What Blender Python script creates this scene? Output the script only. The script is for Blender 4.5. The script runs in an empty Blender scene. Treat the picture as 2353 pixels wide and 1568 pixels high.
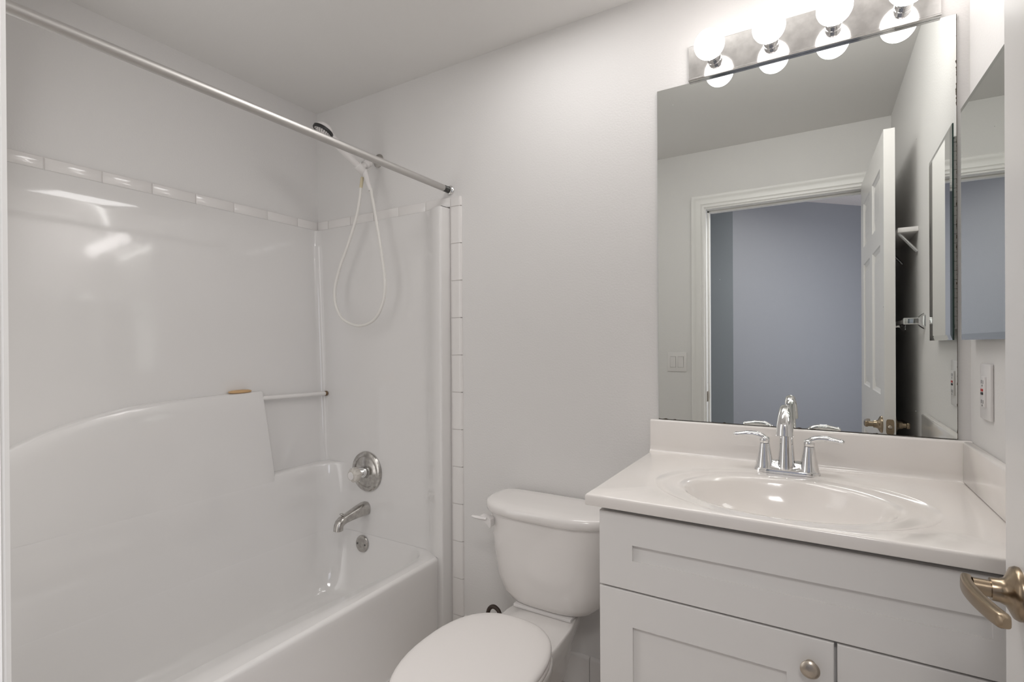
import bpy, bmesh, math, random
from mathutils import Vector, Matrix
random.seed(7)
R = math.radians
# ------------------------------------------------------------ camera, world, lights, exposure
H = 1.205                      # camera height above the bathroom floor
W_PX, H_PX = 2353, 1568
f_px, yaw, pit, rol, sv = 1166.285, 0.5394, -0.0029, -0.0059, 11.77
CX, CY = 2.0995, -1.6547
c_, s_ = math.cos(yaw), math.sin(yaw)
Fw = Vector((-s_, c_, 0)); Rt = Vector((c_, s_, 0)); Up = Vector((0, 0, 1))
F2 = Fw*math.cos(pit) + Up*math.sin(pit); U2 = -Fw*math.sin(pit) + Up*math.cos(pit)
R3 = Rt*math.cos(rol) + U2*math.sin(rol); U3 = -Rt*math.sin(rol) + U2*math.cos(rol)
cam = bpy.data.cameras.new('camera'); camo = bpy.data.objects.new('camera', cam)
bpy.context.scene.collection.objects.link(camo)
camo.matrix_world = Matrix(((R3.x, U3.x, -F2.x, CX), (R3.y, U3.y, -F2.y, CY), (R3.z, U3.z, -F2.z, H), (0, 0, 0, 1)))
cam.sensor_width = 36; cam.lens = f_px*36/W_PX; cam.shift_y = sv/W_PX; cam.clip_start = 0.02
bpy.context.scene.camera = camo

world = bpy.data.worlds.new('world'); bpy.context.scene.world = world; world.use_nodes = True
world.node_tree.nodes['Background'].inputs[0].default_value = (0.8, 0.87, 1, 1)
world.node_tree.nodes['Background'].inputs[1].default_value = 0.3

def area_light(name, loc, target, sx, sy, power, col):
    l = bpy.data.lights.new(name, 'AREA'); l.shape = 'RECTANGLE'; l.size = sx; l.size_y = sy; l.energy = power; l.color = col
    o = bpy.data.objects.new(name, l); bpy.context.scene.collection.objects.link(o)
    o.location = loc; o.rotation_euler = (Vector(target)-Vector(loc)).to_track_quat('-Z', 'Y').to_euler()
    return o
BULB_E = 6.2
area_light('alcove_fill', (0.50, -1.47, 1.2), (1.30, 0.0, 1.0), 0.85, 1.9, 6.4, (1, 0.985, 0.97))  # added fill at the near end of the tub, evens out the room
area_light('overhead_fill', (1.38, -0.43, 2.335), (1.38, -0.45, 0.0), 0.48, 0.36, 3.0, (1, 0.985, 0.98))  # added fill above the toilet, no fixture hangs there
area_light('vanity_fill', (1.95, -0.16, 2.27), (2.40, -1.16, 1.87), 0.7, 0.22, 5.2, (1, 0.985, 0.97))  # unseen added fill for the counter, door edge and right wall
area_light('hall_daylight', (3.45, -2.5, 1.3), (1.6, -2.6, 1.1), 1.5, 1.9, 24, (0.84, 0.88, 1.0))
area_light('hall_fill', (2.45, -2.0, 2.32), (2.35, -1.75, 0.0), 0.9, 0.4, 22, (1.0, 0.98, 0.96))  # added fill behind the door header, spills low through the doorway
vs = bpy.context.scene.view_settings
vs.view_transform = 'Standard'; vs.look = 'None'; vs.exposure = 0.08; vs.gamma = 1.0
vs.use_curve_mapping = False

# ------------------------------------------------------------ materials
def mat(name, col, rough=0.5, metal=0.0, coat=0.0, bump=None, spec=0.5, mottling=None, emit=None, trans=0.0, ior=1.5):
    m = bpy.data.materials.new(name); m.use_nodes = True
    nt = m.node_tree; b = nt.nodes['Principled BSDF']
    b.inputs['Base Color'].default_value = (*col, 1); b.inputs['Roughness'].default_value = rough
    b.inputs['Metallic'].default_value = metal; b.inputs['Coat Weight'].default_value = coat
    b.inputs['Coat Roughness'].default_value = 0.05
    b.inputs['Specular IOR Level'].default_value = spec; b.inputs['IOR'].default_value = ior
    b.inputs['Transmission Weight'].default_value = trans
    tc = nt.nodes.new('ShaderNodeTexCoord')
    if bump:
        sc, st = bump
        n = nt.nodes.new('ShaderNodeTexNoise'); n.inputs['Scale'].default_value = sc; n.inputs['Detail'].default_value = 3
        nt.links.new(tc.outputs['Object'], n.inputs['Vector'])
        bp = nt.nodes.new('ShaderNodeBump'); bp.inputs['Strength'].default_value = st; bp.inputs['Distance'].default_value = 0.002
        nt.links.new(n.outputs['Fac'], bp.inputs['Height']); nt.links.new(bp.outputs['Normal'], b.inputs['Normal'])
    if mottling:
        sc, c2 = mottling
        n = nt.nodes.new('ShaderNodeTexNoise'); n.inputs['Scale'].default_value = sc; n.inputs['Detail'].default_value = 4
        nt.links.new(tc.outputs['Object'], n.inputs['Vector'])
        rp = nt.nodes.new('ShaderNodeValToRGB'); rp.color_ramp.elements[0].position = 0.35; rp.color_ramp.elements[1].position = 0.7
        rp.color_ramp.elements[0].color = (*col, 1); rp.color_ramp.elements[1].color = (*c2, 1)
        nt.links.new(n.outputs['Fac'], rp.inputs['Fac']); nt.links.new(rp.outputs['Color'], b.inputs['Base Color'])
    if emit:
        b.inputs['Emission Color'].default_value = (*emit[0], 1); b.inputs['Emission Strength'].default_value = emit[1]
    return m
M = {}
M['wall'] = mat('wall_paint', (0.765, 0.749, 0.733), 0.55, bump=(160, 0.25))
M['ceiling'] = mat('ceiling_paint', (0.78, 0.765, 0.745), 0.6, bump=(180, 0.2))
M['shell'] = mat('moulded_fibreglass', (0.785, 0.768, 0.752), 0.09, coat=0.5, bump=(16, 0.16))
M['tub'] = mat('tub_enamel', (0.84, 0.82, 0.80), 0.14, coat=0.3)
M['tile'] = mat('glazed_tile', (0.81, 0.785, 0.765), 0.1, coat=0.3)
M['grout'] = mat('grout', (0.62, 0.595, 0.565), 0.8, bump=(300, 0.4))
M['bordergrout'] = mat('white_grout', (0.75, 0.72, 0.70), 0.8, bump=(300, 0.4))
M['china'] = mat('vitreous_china', (0.84, 0.81, 0.785), 0.09, coat=0.4)
M['seatplastic'] = mat('seat_plastic', (0.85, 0.815, 0.79), 0.28)
M['marble'] = mat('cultured_marble', (0.90, 0.86, 0.825), 0.12, coat=0.4, mottling=(6, (0.89, 0.845, 0.80)))
M['cabinet'] = mat('cabinet_paint', (0.84, 0.82, 0.80), 0.38)
M['cabdark'] = mat('cabinet_gap', (0.30, 0.28, 0.26), 0.6)
M['chrome'] = mat('chrome', (0.80, 0.80, 0.80), 0.06, 1.0)
M['barchrome'] = mat('bar_chrome', (0.62, 0.61, 0.60), 0.1, 1.0, mottling=(38, (0.78, 0.77, 0.76)))
M['oldchrome'] = mat('worn_chrome', (0.42, 0.405, 0.385), 0.2, 1.0, mottling=(60, (0.62, 0.60, 0.57)), bump=(90, 0.12))
M['rod'] = mat('brushed_rod', (0.56, 0.545, 0.53), 0.44, 1.0)
M['darkmetal'] = mat('dark_metal', (0.10, 0.10, 0.095), 0.35, 0.8)
M['nickel'] = mat('brushed_nickel', (0.55, 0.49, 0.42), 0.3, 1.0)
M['bronze'] = mat('antique_brass', (0.33, 0.255, 0.175), 0.27, 1.0, mottling=(9, (0.43, 0.345, 0.25)))
M['mirror_clear'] = mat('mirror_plain', (0.80, 0.815, 0.80), 0.0, 1.0)
M['mirroredge'] = mat('mirror_glass_edge', (0.05, 0.09, 0.08), 0.2)
M['bevel'] = mat('bevelled_glass', (0.66, 0.68, 0.67), 0.02, 1.0)
M['whiteplastic'] = mat('white_plastic', (0.78, 0.755, 0.74), 0.3)
M['doorpaint'] = mat('door_paint', (0.83, 0.81, 0.79), 0.3)
M['trimpaint'] = mat('trim_paint', (0.84, 0.825, 0.80), 0.28)
M['hose'] = mat('shower_hose', (0.80, 0.78, 0.74), 0.3)
M['hoseyellow'] = mat('yellowed_vinyl', (0.66, 0.58, 0.40), 0.35)
M['black'] = mat('black_rubber', (0.02, 0.02, 0.02), 0.4)
M['red'] = mat('red_button', (0.5, 0.05, 0.04), 0.4)
M['brownhose'] = mat('dark_brown_hose', (0.045, 0.028, 0.02), 0.5)
M['soap'] = mat('tan_soap', (0.62, 0.40, 0.20), 0.4)
M['brass'] = mat('tarnished_brass', (0.22, 0.15, 0.09), 0.4, 0.7)
M['acrylic'] = mat('clear_acrylic_bar', (0.82, 0.80, 0.78), 0.12)
M['knobacrylic'] = mat('clear_acrylic_knob', (0.92, 0.88, 0.82), 0.06, trans=0.55, ior=1.45)
M['floor'] = mat('floor_vinyl', (0.66, 0.61, 0.56), 0.4, mottling=(5, (0.60, 0.55, 0.50)))
M['carpet'] = mat('hall_carpet', (0.30, 0.28, 0.26), 0.95, bump=(400, 0.8))
M['hallwall'] = mat('hall_paint', (0.225, 0.226, 0.242), 0.5, bump=(160, 0.2))
M['halldark'] = mat('hall_paint_blue', (0.24, 0.262, 0.285), 0.5, bump=(160, 0.2))
M['popcorn'] = mat('popcorn_ceiling', (0.72, 0.66, 0.64), 0.9, bump=(90, 1.0))

def mirror_mat():
    # silvering with dark flecks where it has decayed near the right and bottom edges, plus specks
    m = bpy.data.materials.new('mirror_silvering'); m.use_nodes = True
    nt = m.node_tree; N = nt.nodes; L = nt.links; b = N['Principled BSDF']
    b.inputs['Metallic'].default_value = 1.0; b.inputs['Roughness'].default_value = 0.0
    tc = N.new('ShaderNodeTexCoord'); sp = N.new('ShaderNodeSeparateXYZ'); L.new(tc.outputs['Object'], sp.inputs[0])
    def math_(op, a, bb):
        n = N.new('ShaderNodeMath'); n.operation = op
        for i, v in enumerate((a, bb)):
            if isinstance(v, (int, float)): n.inputs[i].default_value = v
            else: L.new(v, n.inputs[i])
        return n.outputs[0]
    nz = N.new('ShaderNodeTexNoise'); nz.inputs['Scale'].default_value = 55; nz.inputs['Detail'].default_value = 4
    L.new(tc.outputs['Object'], nz.inputs['Vector'])
    nl = N.new('ShaderNodeTexNoise'); nl.inputs['Scale'].default_value = 7; L.new(tc.outputs['Object'], nl.inputs['Vector'])
    dr = math_('SUBTRACT', 0.3694, sp.outputs['X'])      # distance to the right edge
    db = math_('ADD', sp.outputs['Z'], 0.0)              # distance to the bottom edge (origin at the bottom)
    nn = math_('MULTIPLY', math_('SUBTRACT', nz.outputs['Fac'], 0.44), 0.018)
    nn = math_('MULTIPLY', nn, math_('ADD', nl.outputs['Fac'], 0.1))
    d = math_('MINIMUM', dr, db)
    mask = math_('LESS_THAN', d, nn)
    mask = math_('MAXIMUM', mask, math_('LESS_THAN', d, 0.0011))
    vor = N.new('ShaderNodeTexVoronoi'); vor.inputs['Scale'].default_value = 22; L.new(tc.outputs['Object'], vor.inputs['Vector'])
    speck = math_('LESS_THAN', vor.outputs['Distance'], 0.022)
    mx = N.new('ShaderNodeMix'); mx.data_type = 'RGBA'
    mx.inputs[6].default_value = (0.765, 0.785, 0.765, 1); mx.inputs[7].default_value = (0.05, 0.035, 0.02, 1)
    L.new(mask, mx.inputs[0]); L.new(mx.outputs[2], b.inputs['Base Color'])
    rg = math_('ADD', math_('MULTIPLY', mask, 0.6), math_('MULTIPLY', speck, 0.35)); L.new(rg, b.inputs['Roughness'])
    mt = math_('SUBTRACT', 1.0, mask); L.new(mt, b.inputs['Metallic'])
    return m
M['mirror'] = mirror_mat()

def bulb_mat(name, col, e):
    m = mat(name, (0.9, 0.9, 0.9), 0.25)
    nt = m.node_tree; b = nt.nodes['Principled BSDF']
    b.inputs['Emission Color'].default_value = (*col, 1); b.inputs['Emission Strength'].default_value = e
    return m
M['bulb'] = bulb_mat('frosted_bulb_glow', (1.0, 0.955, 0.94), BULB_E)

# ------------------------------------------------------------ geometry helpers
COL = bpy.context.scene.collection
WL = {}
def empty(name, loc, label, cat, group=None):
    o = bpy.data.objects.new(name, None); COL.objects.link(o); o.location = loc; o.empty_display_size = 0.05
    o['label'] = label; o['category'] = cat
    if group: o['group'] = group
    WL[o] = Vector(loc); return o
def build(name, bm, m, parent=None, loc=None, sharp=38, label=None, cat=None, kind=None, group=None, dbl=True):
    if dbl: bmesh.ops.remove_doubles(bm, verts=bm.verts, dist=1e-5)
    bmesh.ops.recalc_face_normals(bm, faces=bm.faces)
    org = WL[parent] if parent is not None else Vector(loc if loc else (0, 0, 0))
    for v in bm.verts: v.co -= org
    me = bpy.data.meshes.new(name); bm.to_mesh(me); bm.free()
    ms = m if isinstance(m, (list, tuple)) else [m]
    for x in ms: me.materials.append(M[x])
    for p in me.polygons: p.use_smooth = True
    me.set_sharp_from_angle(angle=R(sharp))
    o = bpy.data.objects.new(name, me); COL.objects.link(o)
    if parent is not None: o.parent = parent
    else: o.location = org
    WL[o] = org
    if label: o['label'] = label
    if cat: o['category'] = cat
    if kind: o['kind'] = kind
    if group: o['group'] = group
    return o
def box(bm, a, b, bev=0.0, seg=2, mi=0):
    x0, y0, z0 = [min(a[i], b[i]) for i in range(3)]; x1, y1, z1 = [max(a[i], b[i]) for i in range(3)]
    vs_ = [bm.verts.new(p) for p in ((x0,y0,z0),(x1,y0,z0),(x1,y1,z0),(x0,y1,z0),(x0,y0,z1),(x1,y0,z1),(x1,y1,z1),(x0,y1,z1))]
    fs = [bm.faces.new([vs_[i] for i in q]) for q in ((0,3,2,1),(4,5,6,7),(0,1,5,4),(1,2,6,5),(2,3,7,6),(3,0,4,7))]
    for f in fs: f.material_index = mi
    if bev > 0:
        es = list({e for f in fs for e in f.edges})
        r = bmesh.ops.bevel(bm, geom=es, offset=bev, segments=seg, affect='EDGES', profile=0.5)
        for f in r['faces']: f.material_index = mi
    return vs_
def loft(bm, rings, closed=True, cap0=True, cap1=True, mi=0):
    vr = [[bm.verts.new(p) for p in r] for r in rings]
    n = len(rings[0])
    for a, b in zip(vr, vr[1:]):
        for i in range(n if closed else n-1):
            j = (i+1) % n
            try: f = bm.faces.new((a[i], a[j], b[j], b[i])); f.material_index = mi
            except ValueError: pass
    if closed and cap0: f = bm.faces.new(vr[0][::-1]); f.material_index = mi
    if closed and cap1: f = bm.faces.new(vr[-1]); f.material_index = mi
    return vr
def frame(d):
    d = Vector(d).normalized(); u = Vector((0, 0, 1)) if abs(d.z) < 0.9 else Vector((1, 0, 0))
    a = d.cross(u).normalized(); return a, d.cross(a).normalized(), d
def lathe(bm, base, axis, prof, seg=32, mi=0, cap=True):
    a, b, d = frame(axis); base = Vector(base)
    rings = [[base + d*h + (a*math.cos(2*math.pi*k/seg) + b*math.sin(2*math.pi*k/seg))*max(r, 1e-4) for k in range(seg)] for (r, h) in prof]
    return loft(bm, rings, True, cap, cap, mi)
def tube(bm, pts, rad, seg=12, mi=0, flat=None, cap=True):
    pts = [Vector(p) for p in pts]; n = len(pts)
    rr = rad if isinstance(rad, (list, tuple)) else [rad]*n
    T = []
    for i in range(n):
        t = (pts[min(i+1, n-1)] - pts[max(i-1, 0)]).normalized(); T.append(t)
    a, b, d = frame(T[0]); rings = []
    for i in range(n):
        a = (a - T[i]*a.dot(T[i])).normalized(); b = T[i].cross(a)
        fl = 1.0 if flat is None else flat[i]
        rings.append([pts[i] + (a*math.cos(2*math.pi*k/seg)*rr[i] + b*math.sin(2*math.pi*k/seg)*rr[i]*fl) for k in range(seg)])
    return loft(bm, rings, True, cap, cap, mi)
def spline(pts, n=8):
    P = [Vector(p) for p in pts]; P = [2*P[0]-P[1]] + P + [2*P[-1]-P[-2]]; out = []
    for i in range(1, len(P)-2):
        for k in range(n):
            t = k/n; p0, p1, p2, p3 = P[i-1:i+3]
            out.append(0.5*((2*p1)+(p2-p0)*t+(2*p0-5*p1+4*p2-p3)*t*t+(3*p1-p0-3*p2+p3)*t**3))
    out.append(P[-2]); return out
def ss(t): t = max(0., min(1., t)); return t*t*(3-2*t)
def Z(z): return z + H       # heights measured from the lens height

# ------------------------------------------------------------ room shell
WALLX = 2.4275; CEIL = Z(1.138); DW = -1.52; DW2 = -1.635
bm = bmesh.new(); box(bm, (-0.12, -1.64, -0.08), (2.55, 0.12, 0)); build('floor', bm, 'floor', loc=(1.2, -0.8, 0), kind='structure')
bm = bmesh.new(); box(bm, (-0.12, -1.64, CEIL), (2.55, 0.12, CEIL+0.08)); build('ceiling', bm, 'ceiling', loc=(1.2, -0.8, CEIL), kind='structure')
bm = bmesh.new(); box(bm, (-0.12, 0, 0), (2.55, 0.12, CEIL)); build('wall_back', bm, 'wall', loc=(1.2, 0, 0), kind='structure')
bm = bmesh.new(); box(bm, (-0.12, -1.64, 0), (0, 0, CEIL)); build('wall_left', bm, 'wall', loc=(0, -0.8, 0), kind='structure')
bm = bmesh.new(); box(bm, (WALLX, -1.64, 0), (2.55, 0, CEIL)); build('wall_right', bm, 'wall', loc=(WALLX, -0.8, 0), kind='structure')
OPL, OPR, OPT = 1.545, 2.33, Z(0.792)
bm = bmesh.new()
box(bm, (-0.12, DW2, 0), (OPL-0.018, DW, CEIL)); box(bm, (OPR+0.018, DW2, 0), (2.55, DW, CEIL)); box(bm, (OPL-0.018, DW2, OPT+0.018), (OPR+0.018, DW, CEIL))
build('wall_front', bm, 'wall', loc=(1.2, DW, 0), kind='structure', dbl=False)

# door frame: jambs, stops and moulded casing
bm = bmesh.new()
box(bm, (OPL-0.018, DW2-0.002, 0), (OPL, DW+0.002, OPT), 0.001); box(bm, (OPR, DW2-0.002, 0), (OPR+0.018, DW+0.002, OPT), 0.001)
box(bm, (OPL-0.018, DW2-0.002, OPT), (OPR+0.018, DW+0.002, OPT+0.018), 0.001)
box(bm, (OPL, DW-0.085, 0), (OPL+0.011, DW-0.05, OPT), 0.002); box(bm, (OPR-0.011, DW-0.085, 0), (OPR, DW-0.05, OPT), 0.002)
box(bm, (OPL, DW-0.085, OPT-0.011), (OPR, DW-0.05, OPT), 0.002)
jamb = build('trim_1', bm, 'trimpaint', loc=(OPL, DW, 0), kind='structure', dbl=False)
bm = bmesh.new(); box(bm, (OPL-0.0005, DW-0.046, Z(-0.345)), (OPL+0.0012, DW-0.006, Z(-0.285)), 0.0006)
sp_ = build('strike_plate', bm, 'bronze', parent=jamb, label='antique brass strike plate')
prof = [(0.0, 0.0), (0.0, 0.006), (0.004, 0.010), (0.012, 0.011), (0.018, 0.008), (0.022, 0.012), (0.040, 0.014), (0.052, 0.017), (0.058, 0.0215), (0.067, 0.0235), (0.072, 0.0215), (0.072, 0.0)]
bm = bmesh.new()
ix0, ix1, iz = OPL-0.008, OPR+0.008, OPT+0.008     # inner line of the casing
def casing_ring(kind):
    out = []
    for (o, t) in prof:
        y = DW + t
        if kind == 'bl': out.append((ix0-o, y, 0.0))
        if kind == 'tl': out.append((ix0-o, y, iz+o))
        if kind == 'tr': out.append((min(ix1+o, WALLX-0.001), y, iz+o))
        if kind == 'br': out.append((min(ix1+o, WALLX-0.001), y, 0.0))
    return out
loft(bm, [casing_ring(k) for k in ('bl', 'tl', 'tr', 'br')], closed=True)
build('trim_2', bm, 'trimpaint', loc=(ix0, DW, 0), kind='structure', sharp=25)

# ------------------------------------------------------------ hall beyond the doorway
HC = CEIL
bm = bmesh.new(); box(bm, (-0.7, -4.8, -0.08), (3.7, -1.64, -0.002)); build('floor_hall', bm, 'carpet', loc=(1.5, -2.5, 0), kind='structure')
bm = bmesh.new(); box(bm, (-0.7, -4.8, HC), (3.7, -1.64, HC+0.08)); build('ceiling_hall', bm, 'popcorn', loc=(1.5, -2.5, HC), kind='structure')
def slab_wall(name, p, q, m, th=0.1, side=1):
    p = Vector((*p, 0)); q = Vector((*q, 0)); n = Vector((-(q-p).y, (q-p).x, 0)).normalized()*th*side
    b_ = bmesh.new(); loft(b_, [[p, q, q+n, p+n], [v+Vector((0, 0, HC)) for v in (p, q, q+n, p+n)]])
    return build(name, b_, m, loc=(p+q)/2, kind='structure')
slab_wall('wall_hall_left', (-0.6, -2.6), (1.552, -2.6), 'halldark', side=-1)
slab_wall('wall_hall_diagonal', (1.552, -2.602), (3.6, -4.65), 'hallwall', side=-1)
slab_wall('wall_hall_end', (-0.6, -1.64), (-0.6, -2.6), 'hallwall', side=-1)
slab_wall('wall_hall_right', (3.6, -1.64), (3.6, -4.65), 'hallwall', side=1)
slab_wall('wall_hall_front', (2.55, -1.64), (3.6, -1.64), 'hallwall', side=1)

# ------------------------------------------------------------ bathtub and moulded surround
def shell_path(a, r, b, z, flare=True, y0=-1.505):
    P = []
    for i in range(25): t = i/24; P.append(Vector((a, y0 + (-b-r-y0)*t, z)))
    for i in range(1, 13): t = math.pi/2*i/12; P.append(Vector((a+r-r*math.cos(t), -b-r+r*math.sin(t), z)))
    xq = [a+r+(0.25-a-r)*k/4 for k in range(1, 5)] + [0.25+(0.807-0.25)*k/36 for k in range(1, 37)]
    for x in xq:
        y = -b
        if flare: y = -b - 0.043*ss((x-0.68)/0.115) if b < 0.055 else -b
        P.append(Vector((x, y, z)))
    return P
bt = empty('bathtub', (0.4, -0.75, 0.0), 'white one-piece bathtub with glossy moulded surround in the left alcove', 'bathtub')
ZT, ZS, ZR = Z(0.5575), Z(-0.55), Z(-0.86)
def facex(z):       # how far the lower left part stands out of the wall
    t = (Z(-0.2)-z)/(Z(-0.2)-ZR); return 0.080 + 0.050*t
bm = bmesh.new()
rows = []
for i in range(14):
    z = ZT + (ZS-ZT)*i/13
    rows.append(shell_path(0.012+0.045*i/13, 0.035, 0.012, z))
vr_up = loft(bm, rows, closed=False)
low = []
zz = [ZS, ZS-0.004, ZS-0.012] + [ZS-0.012 + (ZR-ZS+0.012)*k/8 for k in range(1, 9)]
for k, z in enumerate(zz):
    a = facex(z) - (0.012 if k == 0 else 0.004 if k == 1 else 0)
    low.append(shell_path(a, 0.10 + 0.02*k/10, 0.012, z))
vr_lo = loft(bm, low, closed=False)
for i in range(len(vr_lo[0])-1):     # shelf
    bm.faces.new((vr_up[-1][i], vr_up[-1][i+1], vr_lo[0][i+1], vr_lo[0][i]))
# the outer side of the flange at the right end, from the nose back to the wall
last = [r[-1].co.copy() for r in vr_up] + [r[-1].co.copy() for r in vr_lo] + [Vector((0.807, -0.055, z)) for z in (0.30, 0.2, 0.1, 0.0)]
side = []
for p in last:
    side.append([p, p+Vector((0.004, 0.001, 0)), p+Vector((0.0065, 0.006, 0)), Vector((0.8185, -0.012, p.z)), Vector((0.8215, -0.0005, p.z))])
loft(bm, side, closed=False)
loft(bm, [[Vector((0.770, -0.045, z)), Vector((0.790, -0.053, z)), Vector((0.807, -0.055, z))] for z in (ZR, 0.30, 0.2, 0.1, 0.0)], closed=False)
# top lip of the back and left panel, returning to the wall
top = [v.co.copy() for v in vr_up[0]]
lip = []
for p in top:
    q = p.copy()
    if p.x < 0.0125 and p.y < -0.04: q.x = 0.0002
    else: q.y = -0.0002; q.x = max(0.0002, p.x - 0.012 if p.x < 0.05 else p.x)
    lip.append(q)
loft(bm, [top, [p+(q-p)*0.25+Vector((0, 0, 0.005)) for p, q in zip(top, lip)], [q+Vector((0, 0, 0.007)) for q in lip]], closed=False)
build('surround', bm, 'shell', parent=bt, sharp=50)
# raised arched back rest panel with its ledge, standing out of the left wall
arch = [(-1.505, -0.50), (-1.36, -0.41), (-1.24, -0.345), (-1.139, -0.297), (-1.055, -0.260), (-0.946, -0.230), (-0.823, -0.209), (-0.684, -0.199), (-0.524, -0.194), (-0.339, -0.191), (-0.285, -0.191)]
def archz(y):
    for (y0, z0), (y1, z1) in zip(arch, arch[1:]):
        if y0 <= y <= y1: return Z(z0 + (z1-z0)*(y-y0)/(y1-y0))
    return Z(-0.191)
bm = bmesh.new(); rings = []
NY = 44
for i in range(NY+1):
    y = -1.505 + (-0.352+1.505)*i/NY
    zt = (archz(y-0.03)+2*archz(y)+archz(min(y+0.03, -0.285)))/4
    zb = ZS-0.03
    ring = [Vector((0.008, y, zb)), Vector((0.008, y, zt+0.002)), Vector((0.018, y, zt)), Vector((facex(zt)-0.009, y, zt-0.0005)), Vector((facex(zt)-0.003, y, zt-0.003)), Vector((facex(zt-0.01), y, zt-0.010))]
    for k in range(1, 7):
        z = zt-0.010 + (zb-zt+0.010)*k/6; ring.append(Vector((facex(z)+0.0004, y, z)))
    rings.append(ring)
# round the vertical end of the panel towards the drain end
e = rings[-1]
for dy, dx in ((0.004, 0.001), (0.007, 0.004), (0.009, 0.009)):
    rings.append([Vector((max(0.008, p.x-dx), p.y+dy+max(0, (Z(-0.2)-p.z))*0.0, p.z)) for p in e])
for ring in rings[-4:]:
    for p in ring: p.y += 0.036*max(0, min(1, (Z(-0.191)-p.z)/0.36))
loft(bm, rings, closed=True)
build('backrest_ledge', bm, 'shell', parent=bt, sharp=50)

# tub body: basin rings, rim, apron
def basin_ring(z, aL, rb, b, xr, rr, bow):
    P = []
    y0, y1 = -1.47, -b
    def arc(cx, cy, r, t0, t1, n=10):
        for i in range(n+1):
            t = t0+(t1-t0)*i/n; P.append(Vector((cx+r*math.cos(t), cy+r*math.sin(t), z)))
    def bowx(y): return xr - bow*ss((-y-0.2)/0.75) + bow*0.6*ss((-y-1.0)/0.4)
    arc(aL+rb, y1-rb, rb, math.pi, math.pi/2)
    arc(xr-rr, y1-rr, rr, math.pi/2, 0)
    for i in range(1, 24):
        y = (y1-rr) + (y0+0.15-(y1-rr))*i/24; P.append(Vector((bowx(y), y, z)))
    xe = bowx(y0+0.15)
    arc(xe-0.15, y0+0.15, 0.15, 0, -math.pi/2)
    arc(aL+0.15, y0+0.15, 0.15, -math.pi/2, -math.pi)
    return P
bm = bmesh.new()
aR = facex(ZR)
rings = [basin_ring(ZR, aR, 0.12, 0.0125, 0.722, 0.115, 0.045),
         basin_ring(ZR-0.006, aR+0.001, 0.12, 0.013, 0.716, 0.115, 0.045),
         basin_ring(ZR-0.018, aR+0.002, 0.12, 0.014, 0.710, 0.115, 0.045),
         basin_ring(ZR-0.08, aR+0.008, 0.12, 0.022, 0.695, 0.12, 0.04),
         basin_ring(ZR-0.18, aR+0.022, 0.12, 0.045, 0.672, 0.12, 0.04),
         basin_ring(ZR-0.235, aR+0.035, 0.12, 0.065, 0.655, 0.12, 0.04),
         basin_ring(ZR-0.262, aR+0.055, 0.11, 0.085, 0.635, 0.11, 0.04),
         basin_ring(ZR-0.275, aR+0.085, 0.10, 0.115, 0.605, 0.10, 0.04)]
vr = loft(bm, rings, cap0=False, cap1=True)
# rim: from the inner edge to a matched outer outline
inner = rings[0]; outer = []
for p in inner:
    if p.x > 0.60 and p.y > -0.30 or (p.x > 0.5 and p.y < -0.16): pass
    q = p.copy()
    outer.append(q)
def outer_pt(i, p):
    if i < 11: return p.copy()                              # left back corner: meets the surround
    if i < 22:                                              # right back corner
        t = (i-11)/10; A = Vector((p.x, -0.0125, ZR))
        return Vector((0.60+0.17*min(1, t*1.5), -0.0125 if t < 0.66 else -0.0125-(t-0.66)/0.34*0.10, ZR))
    if i < 45: return Vector((0.770, p.y, ZR))
    if i < 56:
        t = (i-45)/10; return Vector((0.770 if t < 0.6 else 0.77-(t-0.6)/0.4*0.2, p.y if t < 0.5 else -1.505, ZR))
    return Vector((p.x, -1.505 if p.x > 0.2 else p.y, ZR))
outer = [outer_pt(i, p) for i, p in enumerate(inner)]
vo = [bm.verts.new(p) for p in outer]
for i in range(len(inner)):
    j = (i+1) % len(inner)
    try: bm.faces.new((vr[0][i], vr[0][j], vo[j], vo[i]))
    except ValueError: pass
build('basin', bm, 'shell', parent=bt, sharp=60)
bm = bmesh.new(); rings = []
for y in (-1.508, -1.2, -0.9, -0.6, -0.3, -0.1, -0.05, -0.001):
    P = [(0.765, ZR-0.0004)]
    for k in range(7):
        t = math.pi/2*k/6; P.append((0.770+0.0145*math.sin(t), ZR-0.0002-0.0145+0.0145*math.cos(t)))
    P += [(0.7842, ZR-0.03), (0.7825, ZR-0.05), (0.7795, ZR-0.085), (0.778, ZR-0.13), (0.777, ZR-0.2), (0.777, 0.05), (0.780, 0.0), (0.765, 0.0)]
    rings.append([Vector((x, y, z)) for x, z in P])
loft(bm, rings, closed=True)
build('apron', bm, 'tub', parent=bt, sharp=60)
bm = bmesh.new(); box(bm, (0.778, -1.5, 0.0), (0.786, -0.01, 0.006), 0.003)
build('caulk_line', bm, 'whiteplastic', parent=bt)

# overflow plate with screws (moves with the tub)
bm = bmesh.new(); oc = Vector((0.318, -0.0195, Z(-0.906)))
lathe(bm, oc, (0, -1, 0.06), [(0.0, 0), (0.037, 0.0), (0.0385, 0.003), (0.036, 0.007), (0.030, 0.0085), (0.0, 0.009)], 40)
ov = build('overflow_plate', bm, 'oldchrome', parent=bt, label='round chrome overflow plate')
for dx in (-0.024, 0.024):
    bm = bmesh.new(); lathe(bm, oc+Vector((dx, -0.0075, 0)), (0, -1, 0), [(0.0, 0), (0.0045, 0), (0.0045, 0.0015), (0.003, 0.003), (0.0, 0.003)], 12)
    build('screw', bm, 'darkmetal', parent=ov)

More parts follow.
